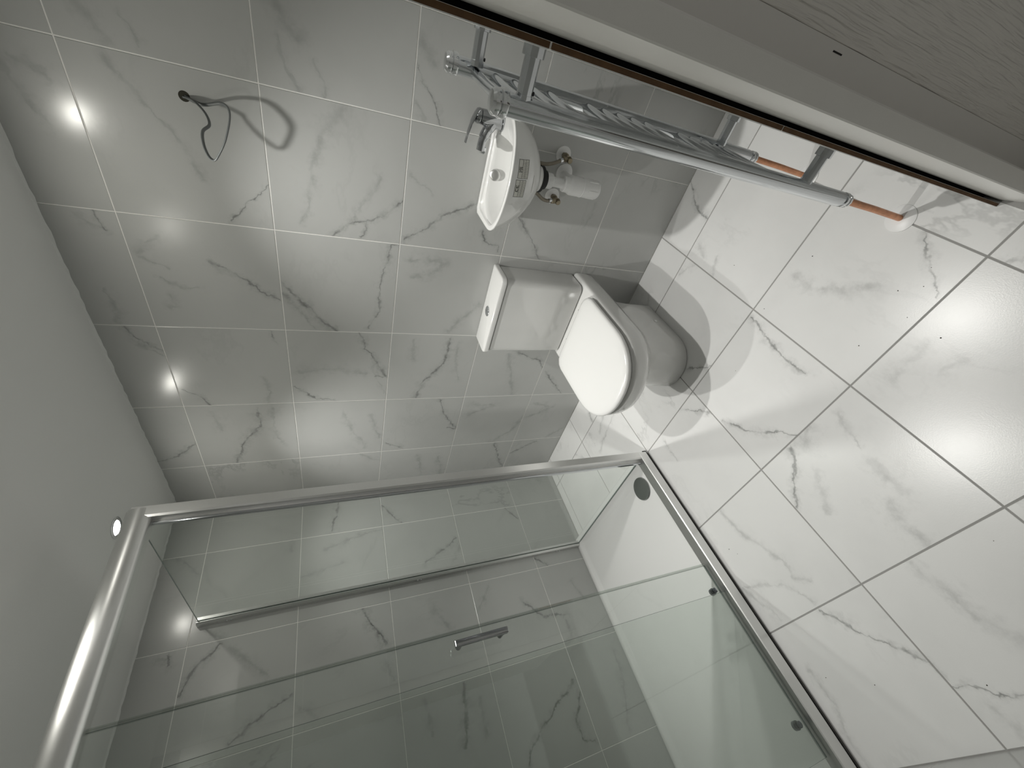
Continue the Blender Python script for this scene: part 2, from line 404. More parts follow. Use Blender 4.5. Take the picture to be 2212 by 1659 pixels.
def lay(surface, parent, us, vs, basis, origin, gap, skip=None, edge=False, isfloor=False):
    """us, vs = joint positions (metres) along local x and y; basis = columns of the tile's rotation"""
    veins = VEINS.get(surface, [])
    rot = Matrix(basis).transposed()
    for u0, u1 in zip(us, us[1:]):
        for v0, v1 in zip(vs, vs[1:]):
            if skip and skip(u0, u1, v0, v1): continue
            uc, vc = (u0 + u1) / 2, (v0 + v1) / 2
            segs = []
            for (wd, st, *p) in veins:
                pts = [(p[i] / 1000, p[i + 1] / 1000) for i in range(0, len(p), 2)]
                mx, my = sum(q[0] for q in pts) / len(pts), sum(q[1] for q in pts) / len(pts)
                for a, b in zip(pts, pts[1:]):
                    hu, hv = (a[0] + b[0]) / 2, (a[1] + b[1]) / 2
                    if u0 - 0.004 <= hu <= u1 + 0.004 and v0 - 0.004 <= hv <= v1 + 0.004:
                        segs.append((a[0] - uc, a[1] - vc, b[0] - uc, b[1] - vc, wd / 1000 * 0.80, st))
            me = tile_mesh(u1 - u0 - gap, v1 - v0 - gap, edge)
            o = bpy.data.objects.new('tile', me); COL.objects.link(o)
            o.material_slots[0].link = 'OBJECT'
            o.material_slots[0].material = tile_mat('marble print ' + surface, segs, isfloor) if segs else GEN[isfloor]
            loc = Vector(origin) + rot @ Vector((uc, vc, 0))
            o.parent = parent
            o.matrix_local = Matrix.Translation(loc - WL[parent.name]) @ rot.to_4x4()
            WL[o.name] = loc

X_, Y_, Z_ = (1, 0, 0), (0, 1, 0), (0, 0, 1)
lay('back', wall_back, VY, HZ, (Y_, Z_, X_), (0, 0, 0), 0.0028)
lay('left', wall_left, HZ, UX, (Z_, X_, Y_), (0, 0, 0), 0.0028)
lay('door', wall_right, [0.0, 0.125, 0.530, 0.9365], HZ, (X_, Z_, (0, -1, 0)), (0, YR, 0), 0.0030, edge=True)
lay('front', wall_front, HZ, VY, (Z_, Y_, (-1, 0, 0)), (XR, 0, 0), 0.0028)
lay('floor', floor, FX, FY, (X_, Y_, Z_), (0, 0, 0), 0.0042, isfloor=True,
    skip=lambda u0, u1, v0, v1: u0 > 0.59 and v1 < 0.88)

# ------------------------------------------------------------------ doorway: painted lining and the open embossed door
def extrude_z(prof, z0, z1):
    bm = bmesh.new(); loft(bm, [[(x, y, z0) for x, y in prof], [(x, y, z1) for x, y in prof]]); return bm
prof = [(0.905, 2.2015), (0.9275, 2.2010), (0.9300, 2.2012), (1.0070, 2.2181), (1.0095, 2.2192), (1.0105, 2.2215), (1.0105, 2.2485), (1.0090, 2.2506), (0.9350, 2.2506), (0.9350, 2.2970), (0.905, 2.2970)]
bm = extrude_z(prof, 0.0, 2.03)
trim1 = struct(obj('trim_1', bm, 'paint', smooth_=True, angle=22), 'off-white painted door lining along the brown tile edge', 'door lining')
bm = bmesh.new(); box(bm, 0.905, 1.74, 2.2015, 2.30, 2.005, 2.03)
struct(obj('trim_2', bm, 'paint'), 'painted door lining head above the doorway', 'door lining')
bm = bmesh.new(); box(bm, 1.715, 1.74, 2.2015, 2.30, 0.0, 2.005)
struct(obj('trim_3', bm, 'paint'), 'painted door lining on the latch side', 'door lining')
door = thing('door_1', 'white embossed wood-grain door standing open at the photo corner', 'door', (0.905, 2.62, 0.0)); door['kind'] = 'structure'
# leaf with softly rolled hinge edge
pr = [(0.900, 2.2974), (0.9340, 2.2974), (0.9352, 2.2980), (0.9356, 2.2990), (0.9356, 3.02), (0.900, 3.02)]
obj('door_leaf', extrude_z(pr, 0.008, 1.99), 'door', door, smooth_=True, angle=50)
boxobj('hinge_slot', (0.9345, 0.9353, 2.2865, 2.2885, 0.722, 0.742), 'rubber', door)

# ------------------------------------------------------------------ ceiling downlights
LP = [(0.398, 0.485, 'white recessed downlight beside the shower corner post'), (0.400, 1.645, 'white recessed downlight above the basin'),
      (0.930, 1.055, 'white recessed downlight over the middle of the floor')]
for x, y, lab in LP:
    t = thing('downlight', lab, 'ceiling light', (x, y, ZC), 'ceiling downlights')
    bm = bmesh.new(); lathe(bm, (x, y, ZC), (0, 0, -1), [(0.0, 0.040), (0.002, 0.040), (0.004, 0.037), (0.004, 0.029), (0.001, 0.026)], 32)
    obj('bezel', bm, 'chrome', t, smooth_=True)
    bm = bmesh.new(); lathe(bm, (x, y, ZC), (0, 0, -1), [(0.0012, 0.0255), (0.0030, 0.0250), (0.0034, 0.022)], 32)
    obj('lens', bm, 'lens', t, smooth_=True)
    L = bpy.data.lights.new('downlight_lamp', 'SPOT'); L.energy = LAMP_W; L.color = LAMP_COL
    L.spot_size = math.radians(LAMP_ANGLE); L.spot_blend = 1.0; L.shadow_soft_size = 0.018
    lo = bpy.data.objects.new('downlight_lamp', L); COL.objects.link(lo)
    lo.parent = t; lo.location = (0, 0, -0.016)

# ------------------------------------------------------------------ toilet
def dring(xb, xf, hw, z, yc=1.293, n=20, k=1.0, rb=0.02):
    """D outline: straight back at xb, half ellipse to the front xf"""
    ye = hw * k; pts = []
    xs = max(xf - ye * 1.05, xb + 0.03)
    for i in range(n + 1):
        t = -math.pi / 2 + math.pi * i / n
        ct, st = math.cos(t), math.sin(t)
        pts.append((xs + (xf - xs) * (abs(ct) ** 0.92), yc + hw * (abs(st) ** 0.92) * (1 if st > 0 else -1), z))
    for i in range(1, 5):                                             # right side back to the wall, rounded corner
        pts.append((xs + (xb + rb - xs) * i / 4, yc + hw, z))
    for i in range(1, 4):
        a = math.pi / 2 * i / 3; pts.append((xb + rb - rb * math.sin(a), yc + hw - rb + rb * math.cos(a), z))
    pts.append((xb, yc, z))
    for i in range(2, -1, -1):
        a = math.pi / 2 * (i + 1) / 3; pts.append((xb + rb - rb * math.sin(a), yc - hw + rb - rb * math.cos(a), z))
    for i in range(4, 0, -1):
        pts.append((xs + (xb + rb - xs) * i / 4, yc - hw, z))
    return pts
t = thing('toilet', 'white close-coupled ceramic toilet with its lid closed', 'toilet', (0.30, 1.293, 0.0))
bm = bmesh.new()
loft(bm, [dring(0.125, 0.503, 0.120, 0.0), dring(0.122, 0.508, 0.124, 0.006), dring(0.120, 0.503, 0.122, 0.06), dring(0.116, 0.498, 0.121, 0.13),
          dring(0.108, 0.500, 0.123, 0.19), dring(0.092, 0.515, 0.134, 0.222), dring(0.060, 0.550, 0.158, 0.252), dring(0.025, 0.595, 0.178, 0.278), dring(0.006, 0.622, 0.189, 0.305), dring(0.003, 0.632, 0.193, 0.335),
          dring(0.003, 0.634, 0.193, 0.360), dring(0.003, 0.636, 0.193, 0.372), dring(0.005, 0.632, 0.190, 0.381), dring(0.012, 0.615, 0.182, 0.3835)])
obj('pan', bm, 'ceramic', t, smooth_=True, angle=60)
bm = bmesh.new()
loft(bm, [dring(0.196, 0.622, 0.174, 0.3838, rb=0.05), dring(0.194, 0.626, 0.177, 0.3865, rb=0.05), dring(0.194, 0.626, 0.177, 0.393, rb=0.05), dring(0.196, 0.622, 0.174, 0.396, rb=0.05)])
obj('seat', bm, 'seatplastic', t, smooth_=True, angle=40)
bm = bmesh.new(); a = 0.004
loft(bm, [dring(0.190, 0.632, 0.184, 0.4005, rb=0.05), dring(0.186, 0.6395, 0.1885, 0.4010, rb=0.05), dring(0.186, 0.6405, 0.189, 0.409, rb=0.05), dring(0.188, 0.637, 0.187, 0.4145, rb=0.05), dring(0.196, 0.627, 0.180, 0.4185, rb=0.05), dring(0.22, 0.600, 0.160, 0.4205, rb=0.05), dring(0.24, 0.54, 0.12, 0.4215, rb=0.05)])
lid = obj('seat_cover', bm, 'seatplastic', t, smooth_=True, angle=60)
for y in (1.215, 1.371):
    bm = bmesh.new(); lathe(bm, (0.176, y - 0.018, 0.397), (0, 1, 0), [(0, 0.0085), (0.002, 0.010), (0.034, 0.010), (0.036, 0.0085)], 16)
    obj('hinge', bm, 'seatplastic', t, smooth_=True)
boxobj('buffer_block', (0.40, 0.42, 1.13, 1.15, 0.3955, 0.401), 'rubber', t)
boxobj('buffer_block', (0.40, 0.42, 1.436, 1.456, 0.3955, 0.401), 'rubber', t)
for s in (-1, 1):
    bm = bmesh.new(); lathe(bm, (0.27, 1.293 + s * 0.118, 0.055), (0, s, 0), [(0, 0.008), (0.006, 0.008), (0.008, 0.005)], 14)
    obj('bolt_cap', bm, 'pvc', t, smooth_=True)
def rrect(x0, x1, y0, y1, z, r, n=6):
    pts = []
    for cx, cy, a0 in ((x1 - r, y1 - r, 0), (x0 + 0.004, y1 - 0.004, 90), (x0 + 0.004, y0 + 0.004, 180), (x1 - r, y0 + r, 270)):
        rr = r if cx == x1 - r else 0.004
        for i in range(n + 1):
            a = math.radians(a0 + 90 * i / n); pts.append((cx + rr * math.cos(a), cy + rr * math.sin(a), z))
    return pts
bm = bmesh.new()
loft(bm, [rrect(0.006, 0.116, 1.122, 1.462, 0.383, 0.024), rrect(0.006, 0.116, 1.122, 1.462, 0.3885, 0.024), rrect(0.003, 0.1225, 1.116, 1.468, 0.3890, 0.027), rrect(0.003, 0.125, 1.114, 1.470, 0.394, 0.028), rrect(0.002, 0.127, 1.112, 1.473, 0.60, 0.028), rrect(0.002, 0.127, 1.111, 1.474, 0.7405, 0.028), rrect(0.004, 0.123, 1.115, 1.470, 0.7412, 0.026), rrect(0.004, 0.123, 1.115, 1.470, 0.7465, 0.026)])
cist = obj('cistern', bm, 'ceramic', t, smooth_=True, angle=50)
bm = bmesh.new()
loft(bm, [rrect(0.0015, 0.128, 1.109, 1.476, 0.7462, 0.022), rrect(0.001, 0.1315, 1.1065, 1.479, 0.7480, 0.024), rrect(0.001, 0.1320, 1.106, 1.4795, 0.764, 0.024), rrect(0.003, 0.1300, 1.108, 1.4775, 0.768, 0.024), rrect(0.008, 0.125, 1.113, 1.473, 0.7697, 0.022)])
clid = obj('cistern_lid', bm, 'ceramic', t, smooth_=True, angle=50)
bm = bmesh.new(); lathe(bm, (0.062, 1.288, 0.7695), (0, 0, 1), [(0, 0.0225), (0.0025, 0.0225), (0.0035, 0.020), (0.0030, 0.0195)], 28)
fb = obj('flush_ring', bm, 'chrome', clid, smooth_=True)
for s in (-1, 1):
    bm = bmesh.new(); pts = [(0.062 + 0.018 * math.cos(a) , 1.288 + s * (0.0008 + 0.018 * abs(math.sin(a)))) for a in [math.pi * k / 12 for k in range(13)]]
    loft(bm, [[(x, y, 0.7722) for x, y in pts], [(x, y, 0.7742) for x, y in pts]])
    obj('flush_button', bm, 'darkchrome', clid, smooth_=False)

# ------------------------------------------------------------------ basin
def polar(poly, c, n=72):
    out = []
    for k in range(n):
        a = 2 * math.pi * k / n; d = (math.cos(a), math.sin(a)); best = None
        for (x0, y0), (x1, y1) in zip(poly, poly[1:] + poly[:1]):
            ex, ey = x1 - x0, y1 - y0; den = d[0] * ey - d[1] * ex
            if abs(den) < 1e-12: continue
            tt = ((x0 - c[0]) * ey - (y0 - c[1]) * ex) / den; s = ((x0 - c[0]) * d[1] - (y0 - c[1]) * d[0]) / den
            if tt > 0 and -1e-6 <= s <= 1 + 1e-6 and (best is None or tt < best): best = tt
        out.append((c[0] + d[0] * best, c[1] + d[1] * best))
    return out
def curve2(pts, n=6): return [(p.x, p.y) for p in spline([(a, b, 0) for a, b in pts], n)]
BC = (0.115, 1.852)
rim = [(0.001, 1.676)] + [(0.03, 1.676), (0.08, 1.6755)] + curve2([(0.13, 1.675), (0.165, 1.677), (0.196, 1.690), (0.224, 1.718), (0.246, 1.762), (0.258, 1.815), (0.259, 1.865), (0.250, 1.918), (0.228, 1.968), (0.190, 2.006), (0.145, 2.026), (0.10, 2.032)]) + [(0.04, 2.033), (0.001, 2.033)]
inner = [(0.018, 1.700)] + curve2([(0.10, 1.692), (0.155, 1.692), (0.186, 1.704), (0.211, 1.730), (0.230, 1.770), (0.241, 1.820), (0.242, 1.865), (0.233, 1.912), (0.212, 1.957), (0.180, 1.991), (0.140, 2.010), (0.10, 2.015)]) + [(0.02, 2.015)]
bowl = curve2([(0.034, 1.790), (0.046, 1.745), (0.080, 1.712), (0.130, 1.698), (0.170, 1.700), (0.200, 1.720), (0.222, 1.760), (0.2365, 1.815), (0.238, 1.865), (0.229, 1.910), (0.214, 1.938), (0.185, 1.949), (0.10, 1.950), (0.055, 1.945), (0.036, 1.92), (0.032, 1.85), (0.034, 1.790)])[:-1]
def shrink(poly, c, s, keepback=False):
    return [((max(0.001, c[0] + (x - c[0]) * s) if not keepback else (x if x < 0.01 else c[0] + (x - c[0]) * s)), c[1] + (y - c[1]) * s) for x, y in poly]
ro, ri, rb = polar(rim, BC), polar(inner, BC), polar(bowl, BC)
ZR = 0.890
def lift(ring, z): return [(x, y, z) for x, y in ring]
def bodyring(s, xs, z): return [(max(0.001, x * xs) if x > 0.002 else 0.001, BC[1] + (y - BC[1]) * s, z) for x, y in ro]
bm = bmesh.new()
NB = len(ro)
rings = [bodyring(0.24, 0.56, 0.742), bodyring(0.30, 0.62, 0.746), bodyring(0.44, 0.70, 0.758), bodyring(0.60, 0.79, 0.776), bodyring(0.74, 0.87, 0.800), bodyring(0.85, 0.93, 0.827), bodyring(0.93, 0.970, 0.855), bodyring(0.975, 0.990, 0.876), bodyring(0.995, 0.998, 0.884), bodyring(1.0, 1.0, 0.8875),
         lift(shrink(ro, BC, 0.992), 0.8895), lift(shrink(ro, BC, 0.975), ZR), lift(shrink(ri, BC, 1.012), ZR), lift(ri, 0.8888), lift(shrink(ri, BC, 0.99), 0.886), lift(shrink(ri, BC, 0.975), 0.8822),
         lift(shrink(rb, BC, 1.03), 0.8815), lift(rb, 0.8795), lift(shrink(rb, BC, 0.965), 0.868), lift(shrink(rb, BC, 0.90), 0.845), lift(shrink(rb, BC, 0.80), 0.820), lift(shrink(rb, BC, 0.62), 0.803), lift(shrink(rb, BC, 0.35), 0.795), lift(shrink(rb, BC, 0.12), 0.792)]
loft(bm, rings)
bmesh.ops.recalc_face_normals(bm, faces=bm.faces[:])
bvh = BVHTree.FromBMesh(bm)
t = thing('basin', 'small white wall-hung basin with two paper labels on its front', 'basin', (0.12, 1.855, 0.742))
obj('bowl', bm, 'basin', t, smooth_=True, angle=60)
bm = bmesh.new(); lathe(bm, (0.100, 1.852, 0.752), (0, 0, -1), [(0, 0.046), (0.014, 0.043), (0.026, 0.040)], 28)
obj('waste_boss', bm, 'basin', t, smooth_=True)
bm = bmesh.new(); lathe(bm, (0.043, 1.822, 0.862), (0.90, 0, 0.42), [(-0.004, 0.0185), (0.002, 0.0185), (0.0035, 0.0165), (0.0042, 0.010)], 24)
obj('overflow_cover', bm, 'alu', t, smooth_=True)
bm = bmesh.new(); lathe(bm, (0.118, 1.852, 0.791), (0, 0, 1), [(0, 0.030), (0.004, 0.030), (0.008, 0.024), (0.009, 0.008)], 24)
obj('basin_waste', bm, 'chrome', t, smooth_=True)

def patch(bm, u0, u1, v0, v1, off, nu=6, nv=6, mi=0, U=None):
    """a piece of print laid on the basin front: u along the rim, v downwards, found by casting onto the bowl"""
    org, du, dv = U
    vs = [[None] * (nv + 1) for _ in range(nu + 1)]
    for i in range(nu + 1):
        for j in range(nv + 1):
            p = org + du * (u0 + (u1 - u0) * i / nu) + dv * (v0 + (v1 - v0) * j / nv)
            hit = bvh.ray_cast(p, (-1, 0, 0))
            q = hit[0] + hit[1] * off if hit[0] else Vector((0.2, p.y, p.z))
            vs[i][j] = bm.verts.new(q)
    for i in range(nu):
        for j in range(nv): face(bm, [vs[i][j], vs[i + 1][j], vs[i + 1][j + 1], vs[i][j + 1]])
def strokes(kind):
    """letter strokes in a unit cell, u right, v down, as boxes"""
    S = {'C': [(0, .2, .12, .88), (.12, .85, 0, .16), (.12, .85, .84, 1)], 'E': [(0, .2, .12, .88), (.12, .8, 0, .16), (.12, .8, .84, 1), (.15, .65, .42, .58)],
         'U': [(0, .2, 0, .85), (.6, .8, 0, .85), (.15, .65, .84, 1)], 'K': [(0, .2, 0, 1), (.2, .45, .42, .58), (.4, .6, .22, .45), (.55, .8, 0, .25), (.4, .6, .55, .78), (.55, .8, .75, 1)],
         'A': [(0, .2, .2, 1), (.6, .8, .2, 1), (.15, .65, 0, .18), (.2, .6, .5, .65)]}
    return S[kind]
def sticker(y, z, wdt, hgt, rows, label):
    U = (Vector((0.5, y, z)), Vector((0, 1, 0.06)), Vector((0, 0, -1)))
    bm = bmesh.new(); patch(bm, -wdt / 2, wdt / 2, 0, hgt, 0.0003, 8, 8, U=U); s = obj('label', bm, 'label', t, smooth_=True); s['label'] = label
    bm = bmesh.new(); b = 0.0009
    for r in ((-wdt / 2, wdt / 2, 0, b), (-wdt / 2, wdt / 2, hgt - b, hgt), (-wdt / 2, -wdt / 2 + b, 0, hgt), (wdt / 2 - b, wdt / 2, 0, hgt), (-wdt / 2, wdt / 2, hgt * 0.36, hgt * 0.36 + b * .7), (-wdt / 2, wdt / 2, hgt * 0.66, hgt * 0.66 + b * .7)):
        patch(bm, *r, 0.0006, 6, 6, U=U)
    obj('label_rule', bm, 'ink', s)
    bm = bmesh.new()
    for (txt, u, v, cw, chh) in rows:
        for i, c in enumerate(txt):
            for (a0, a1, b0, b1) in strokes(c): patch(bm, u + i * cw + a0 * cw, u + i * cw + a1 * cw, v + b0 * chh, v + b1 * chh, 0.0007, 1, 2, U=U)
    obj('label_mark', bm, 'ink', s)
    bm = bmesh.new(); random.seed(int(y * 1000))
    for rr in range(6):
        v = hgt * (0.40 + 0.095 * rr) + (0.0006 if rr > 2 else 0); u = -wdt / 2 + 0.003
        while u < wdt / 2 - 0.006:
            l = random.uniform(0.003, 0.008); patch(bm, u, min(u + l, wdt / 2 - 0.003), v + 0.0008, v + 0.0016, 0.0006, 1, 1, U=U); u += l + 0.0015
    obj('label_print', bm, 'greyink', s)
sticker(1.904, 0.868, 0.050, 0.038, [('UK', -0.008, 0.0025, 0.0075, 0.0055), ('CA', -0.008, 0.0085, 0.0075, 0.0055)], 'paper label with a square letter mark nearer the tap')
sticker(1.850, 0.868, 0.050, 0.038, [('CE', -0.009, 0.003, 0.0105, 0.010)], 'paper label with the CE mark')
bm = bmesh.new(); U = (Vector((0.5, 1.862, 0.800)), Vector((0, 1, 0.06)), Vector((0, 0, -1))); random.seed(2); u = -0.024
while u < 0.024:
    patch(bm, u, u + 0.0022, 0, 0.0022, 0.0004, 1, 1, U=U); u += 0.003
obj('stamped_print', bm, 'greyink', t)

# tap
t = thing('tap', 'chrome lever mixer tap on the basin rim', 'tap', (0.060, 1.981, 0.882))
bm = bmesh.new(); lathe(bm, (0.060, 1.981, 0.8815), (0, -0.10, 1), [(0, 0.0265), (0.005, 0.0265), (0.007, 0.0235)], 28); obj('base_ring', bm, 'dimchrome', t, smooth_=True)
bm = bmesh.new(); lathe(bm, (0.060, 1.980, 0.886), (0, 0.06, 1), [(0, 0.0225), (0.030, 0.0220), (0.056, 0.0225), (0.068, 0.0215), (0.072, 0.016)], 28); obj('body', bm, 'dimchrome', t, smooth_=True)
bm = bmesh.new(); tube(bm, spline([(0.060, 1.974, 0.912), (0.063, 1.952, 0.926), (0.067, 1.925, 0.936), (0.070, 1.893, 0.939)], 5), [0.021] * 5 + [0.0185] * 5 + [0.0155] * 6, 18, flat=(1.0, 0.85)); obj('spout', bm, 'dimchrome', t, smooth_=True)
bm = bmesh.new(); lathe(bm, (0.070, 1.897, 0.936), (0, -0.15, -1), [(0, 0.0115), (0.011, 0.0120), (0.013, 0.010)], 18); obj('aerator', bm, 'chrome', t, smooth_=True)
bm = bmesh.new(); lathe(bm, (0.0605, 1.984, 0.957), (0, 0.06, 1), [(0, 0.0215), (0.006, 0.022), (0.012, 0.0195), (0.016, 0.010)], 24); cap_ = obj('lever_cap', bm, 'dimchrome', t, smooth_=True)
bm = bmesh.new(); tube(bm, spline([(0.060, 2.000, 0.964), (0.061, 1.978, 0.975), (0.064, 1.945, 0.984), (0.067, 1.905, 0.991)], 5), [0.0195] * 4 + [0.0175] * 4 + [0.0140] * 4 + [0.0105] * 4, 16, flat=(1.0, 0.22)); obj('lever', bm, 'dimchrome', t, smooth_=True)
bm = bmesh.new(); lathe(bm, (0.0765, 1.970, 0.952), (0.7, -0.7, 0.1), [(0, 0.004), (0.0014, 0.004)], 14); obj('temperature_dot', bm, 'rubber', t)

# bottle trap
t = thing('bottle_trap', 'white plastic bottle trap hanging under the basin', 'waste trap', (0.100, 1.853, 0.49))
tx, ty = 0.100, 1.853
def lp(name, prof, m, par=t, n=28, base=(tx, ty, 0), ax=(0, 0, 1)):
    bm = bmesh.new(); lathe(bm, base, ax, prof, n); return obj(name, bm, m, par, smooth_=True, angle=30)
lp('gasket', [(0.716, 0.040), (0.717, 0.042), (0.726, 0.042), (0.7262, 0.038)], 'rubber')
lp('back_nut', [(0.700, 0.020), (0.702, 0.030), (0.714, 0.031), (0.716, 0.026)], 'rubber')
def ribbed(name, z0, z1, r, par):
    bm = bmesh.new(); n = 48
    rg = lambda z, s: [(tx + r * s * (1.035 if (k // 2) % 2 else 1.0) * math.cos(2 * math.pi * k / n), ty + r * s * (1.035 if (k // 2) % 2 else 1.0) * math.sin(2 * math.pi * k / n), z) for k in range(n)]
    loft(bm, [rg(z0, 0.92), rg(z0 + 0.002, 1), rg(z1 - 0.002, 1), rg(z1, 0.92)]); return obj(name, bm, 'pvc', par, smooth_=True, angle=30)
ribbed('coupling_nut', 0.676, 0.702, 0.0245, t)
lp('inlet_pipe', [(0.622, 0.0165), (0.680, 0.0165)], 'pvc')
ribbed('trap_nut', 0.604, 0.630, 0.0255, t)
lp('bottle', [(0.486, 0.027), (0.490, 0.0305), (0.494, 0.0315), (0.552, 0.0320), (0.553, 0.0335), (0.557, 0.0335), (0.558, 0.0325), (0.598, 0.0325), (0.606, 0.029), (0.612, 0.024)], 'pvc')
for k in range(6):
    bm = bmesh.new(); a = math.pi * k / 3; box(bm, tx + 0.0312 * math.cos(a) - 0.002, tx + 0.0312 * math.cos(a) + 0.002, ty + 0.0312 * math.sin(a) - 0.002, ty + 0.0312 * math.sin(a) + 0.002, 0.498, 0.535)
    obj('grip_rib', bm, 'pvc', t)
lp('outlet_pipe', [(0.0, 0.0170), (0.085, 0.0170)], 'pvc', base=(0.002, 1.858, 0.585), ax=(1, -0.03, 0))
lp('outlet_nut', [(0.060, 0.021), (0.062, 0.0235), (0.080, 0.0235)], 'pvc', base=(0.0, 1.858, 0.585), ax=(1, -0.03, 0))
lp('wall_collar', [(0.0005, 0.033), (0.003, 0.032), (0.006, 0.022)], 'pvc', base=(0.0, 1.866, 0.584), ax=(1, 0, 0))

# isolating valves with braided hoses
for (y, z, hose, lab) in ((1.924, 0.610, [(0.040, 1.917, 0.622), (0.050, 1.909, 0.645), (0.058, 1.899, 0.672), (0.058, 1.893, 0.698), (0.054, 1.892, 0.728)], 'brass isolating valve under the basin, nearer the radiator'),
                     (1.780, 0.604, [(0.040, 1.776, 0.616), (0.046, 1.772, 0.640), (0.054, 1.778, 0.668), (0.060, 1.795, 0.698), (0.060, 1.804, 0.728)], 'brass isolating valve under the basin, nearer the toilet')):
    v = thing('isolating_valve', lab, 'valve', (0.02, y, z), 'isolating valves under the basin')
    bm = bmesh.new(); lathe(bm, (0.0005, y, z), (1, 0, 0), [(0, 0.029), (0.003, 0.028), (0.005, 0.016)], 28); obj('wall_collar', bm, 'pvc', v, smooth_=True)
    bm = bmesh.new(); lathe(bm, (0.004, y, z), (1, -0.06, 0), [(0, 0.0085), (0.012, 0.0085), (0.013, 0.0125), (0.024, 0.0125), (0.025, 0.010), (0.040, 0.0105)], 12); obj('inlet_nut', bm, 'brass', v, smooth_=True, angle=25)
    bm = bmesh.new(); lathe(bm, (0.036, y - 0.004, z - 0.016), (0.15, -0.05, 1), [(0, 0.0075), (0.004, 0.0095), (0.020, 0.0095), (0.021, 0.0115), (0.034, 0.0115), (0.036, 0.008)], 8); obj('valve_body', bm, 'brass', v, smooth_=True, angle=25)
    bm = bmesh.new(); lathe(bm, (0.036, y - 0.005, z - 0.006), (1, -0.1, -0.1), [(0, 0.010), (0.014, 0.010), (0.017, 0.0085)], 16); obj('screw_head', bm, 'brass', v, smooth_=True)
    bm = bmesh.new(); tube(bm, spline(hose, 6), 0.0062, 14); obj('hose', bm, 'braid', v, smooth_=True)
    bm = bmesh.new(); p0, p1 = Vector(hose[0]), Vector(hose[1]); tube(bm, [p0, p0.lerp(p1, 0.8)], 0.0078, 14); obj('ferrule', bm, 'chrome', v, smooth_=True)

# ------------------------------------------------------------------ towel radiator
t = thing('towel_radiator', 'chrome ladder towel radiator on the doorway wall', 'radiator', (0.64, 2.112, 0.27))
RA = ((0.785, 2.1055, 0.285), (0.785, 2.1095, 1.140))               # foot and head of the near upright
RB = ((0.468, 2.1100, 0.285), (0.467, 2.1180, 1.147))               # far upright
def on(R_, z):
    a, b = Vector(R_[0]), Vector(R_[1]); return a.lerp(b, (z - a.z) / (b.z - a.z))
for Rr in (RB, RA):
    bm = bmesh.new()
    loft(bm, [[(p.x + 0.0185 * math.cos(a), p.y + 0.0165 * math.sin(a), p.z) for a in [2 * math.pi * k / 28 for k in range(28)]] for p in (Vector(Rr[0]), Vector(Rr[1]))])
    up = obj('upright', bm, 'darkchrome', t, smooth_=True); h, ft_ = Vector(Rr[1]), Vector(Rr[0])
    bm = bmesh.new(); lathe(bm, (h.x, h.y, h.z - 0.002), (0, 0, 1), [(0, 0.0195), (0.003, 0.0205), (0.010, 0.0205), (0.011, 0.0180), (0.013, 0.0190), (0.020, 0.0185), (0.024, 0.0145), (0.025, 0.006)], 28); obj('end_cap', bm, 'chrome', up, smooth_=True)
    bm = bmesh.new(); lathe(bm, (ft_.x, ft_.y, 0.286), (0, 0, -1), [(0, 0.0135), (0.012, 0.0130), (0.013, 0.0165), (0.020, 0.0165), (0.021, 0.0145), (0.024, 0.0145), (0.025, 0.0165), (0.031, 0.0160), (0.033, 0.010)], 12); obj('tail_nut', bm, 'chrome', up, smooth_=True, angle=25)
    for z in (1.112, 0.425):
        p = on(Rr, z); x = p.x + (0.028 if Rr is RB else 0.0)
        bm = bmesh.new(); lathe(bm, (x, p.y + 0.008, z), (0, 1, 0), [(0, 0.0130), (0.010, 0.0130), (0.0102, 0.0122), (0.056, 0.0122), (0.0565, 0.0165), (YR - p.y - 0.0085, 0.0165)], 10); so = obj('standoff', bm, 'darkchrome', t, smooth_=True, angle=25)
        bm = bmesh.new(); lathe(bm, (x, p.y + 0.022, z - 0.011), (0, 0, -1), [(0, 0.003), (0.004, 0.003)], 8); obj('grub_screw', bm, 'rubber', so)
dz = 0.042
for z in [1.108 - dz * k for k in range(5)] + [0.838 - dz * k for k in range(5)] + [0.560 - dz * k for k in range(5)]:
    a, b = on(RB, z) + Vector((0.008, -0.003, 0)), on(RA, z) + Vector((-0.008, -0.001, 0))
    pts = [a.lerp(b, s / 10) + Vector((0, -0.006 * math.sin(math.pi * s / 10), 0)) for s in range(11)]
    bm = bmesh.new(); tube(bm, pts, 0.0105, 16); obj('rung', bm, 'darkchrome', t, smooth_=True)

for (Rr, lab) in ((RA, 'copper pipe rising from the floor to the near radiator upright'), (RB, 'copper pipe to the far radiator upright, seen behind the rail')):
    x, y = Rr[0][0], Rr[0][1]
    v = thing('copper_pipe', lab, 'pipe', (x, y - 0.006, 0.0), 'radiator tail pipes')
    bm = bmesh.new(); tube(bm, [(x, y - 0.006, 0.001), (x, y - 0.002, 0.13), (x, y, 0.256)], 0.0078, 18); obj('pipe', bm, 'copper', v, smooth_=True)
    bm = bmesh.new(); lathe(bm, (x, y - 0.006, 0.0003), (0, 0, 1), [(0, 0.035), (0.002, 0.0345), (0.005, 0.028), (0.006, 0.0095)], 32); obj('floor_collar', bm, 'pvc', v, smooth_=True)

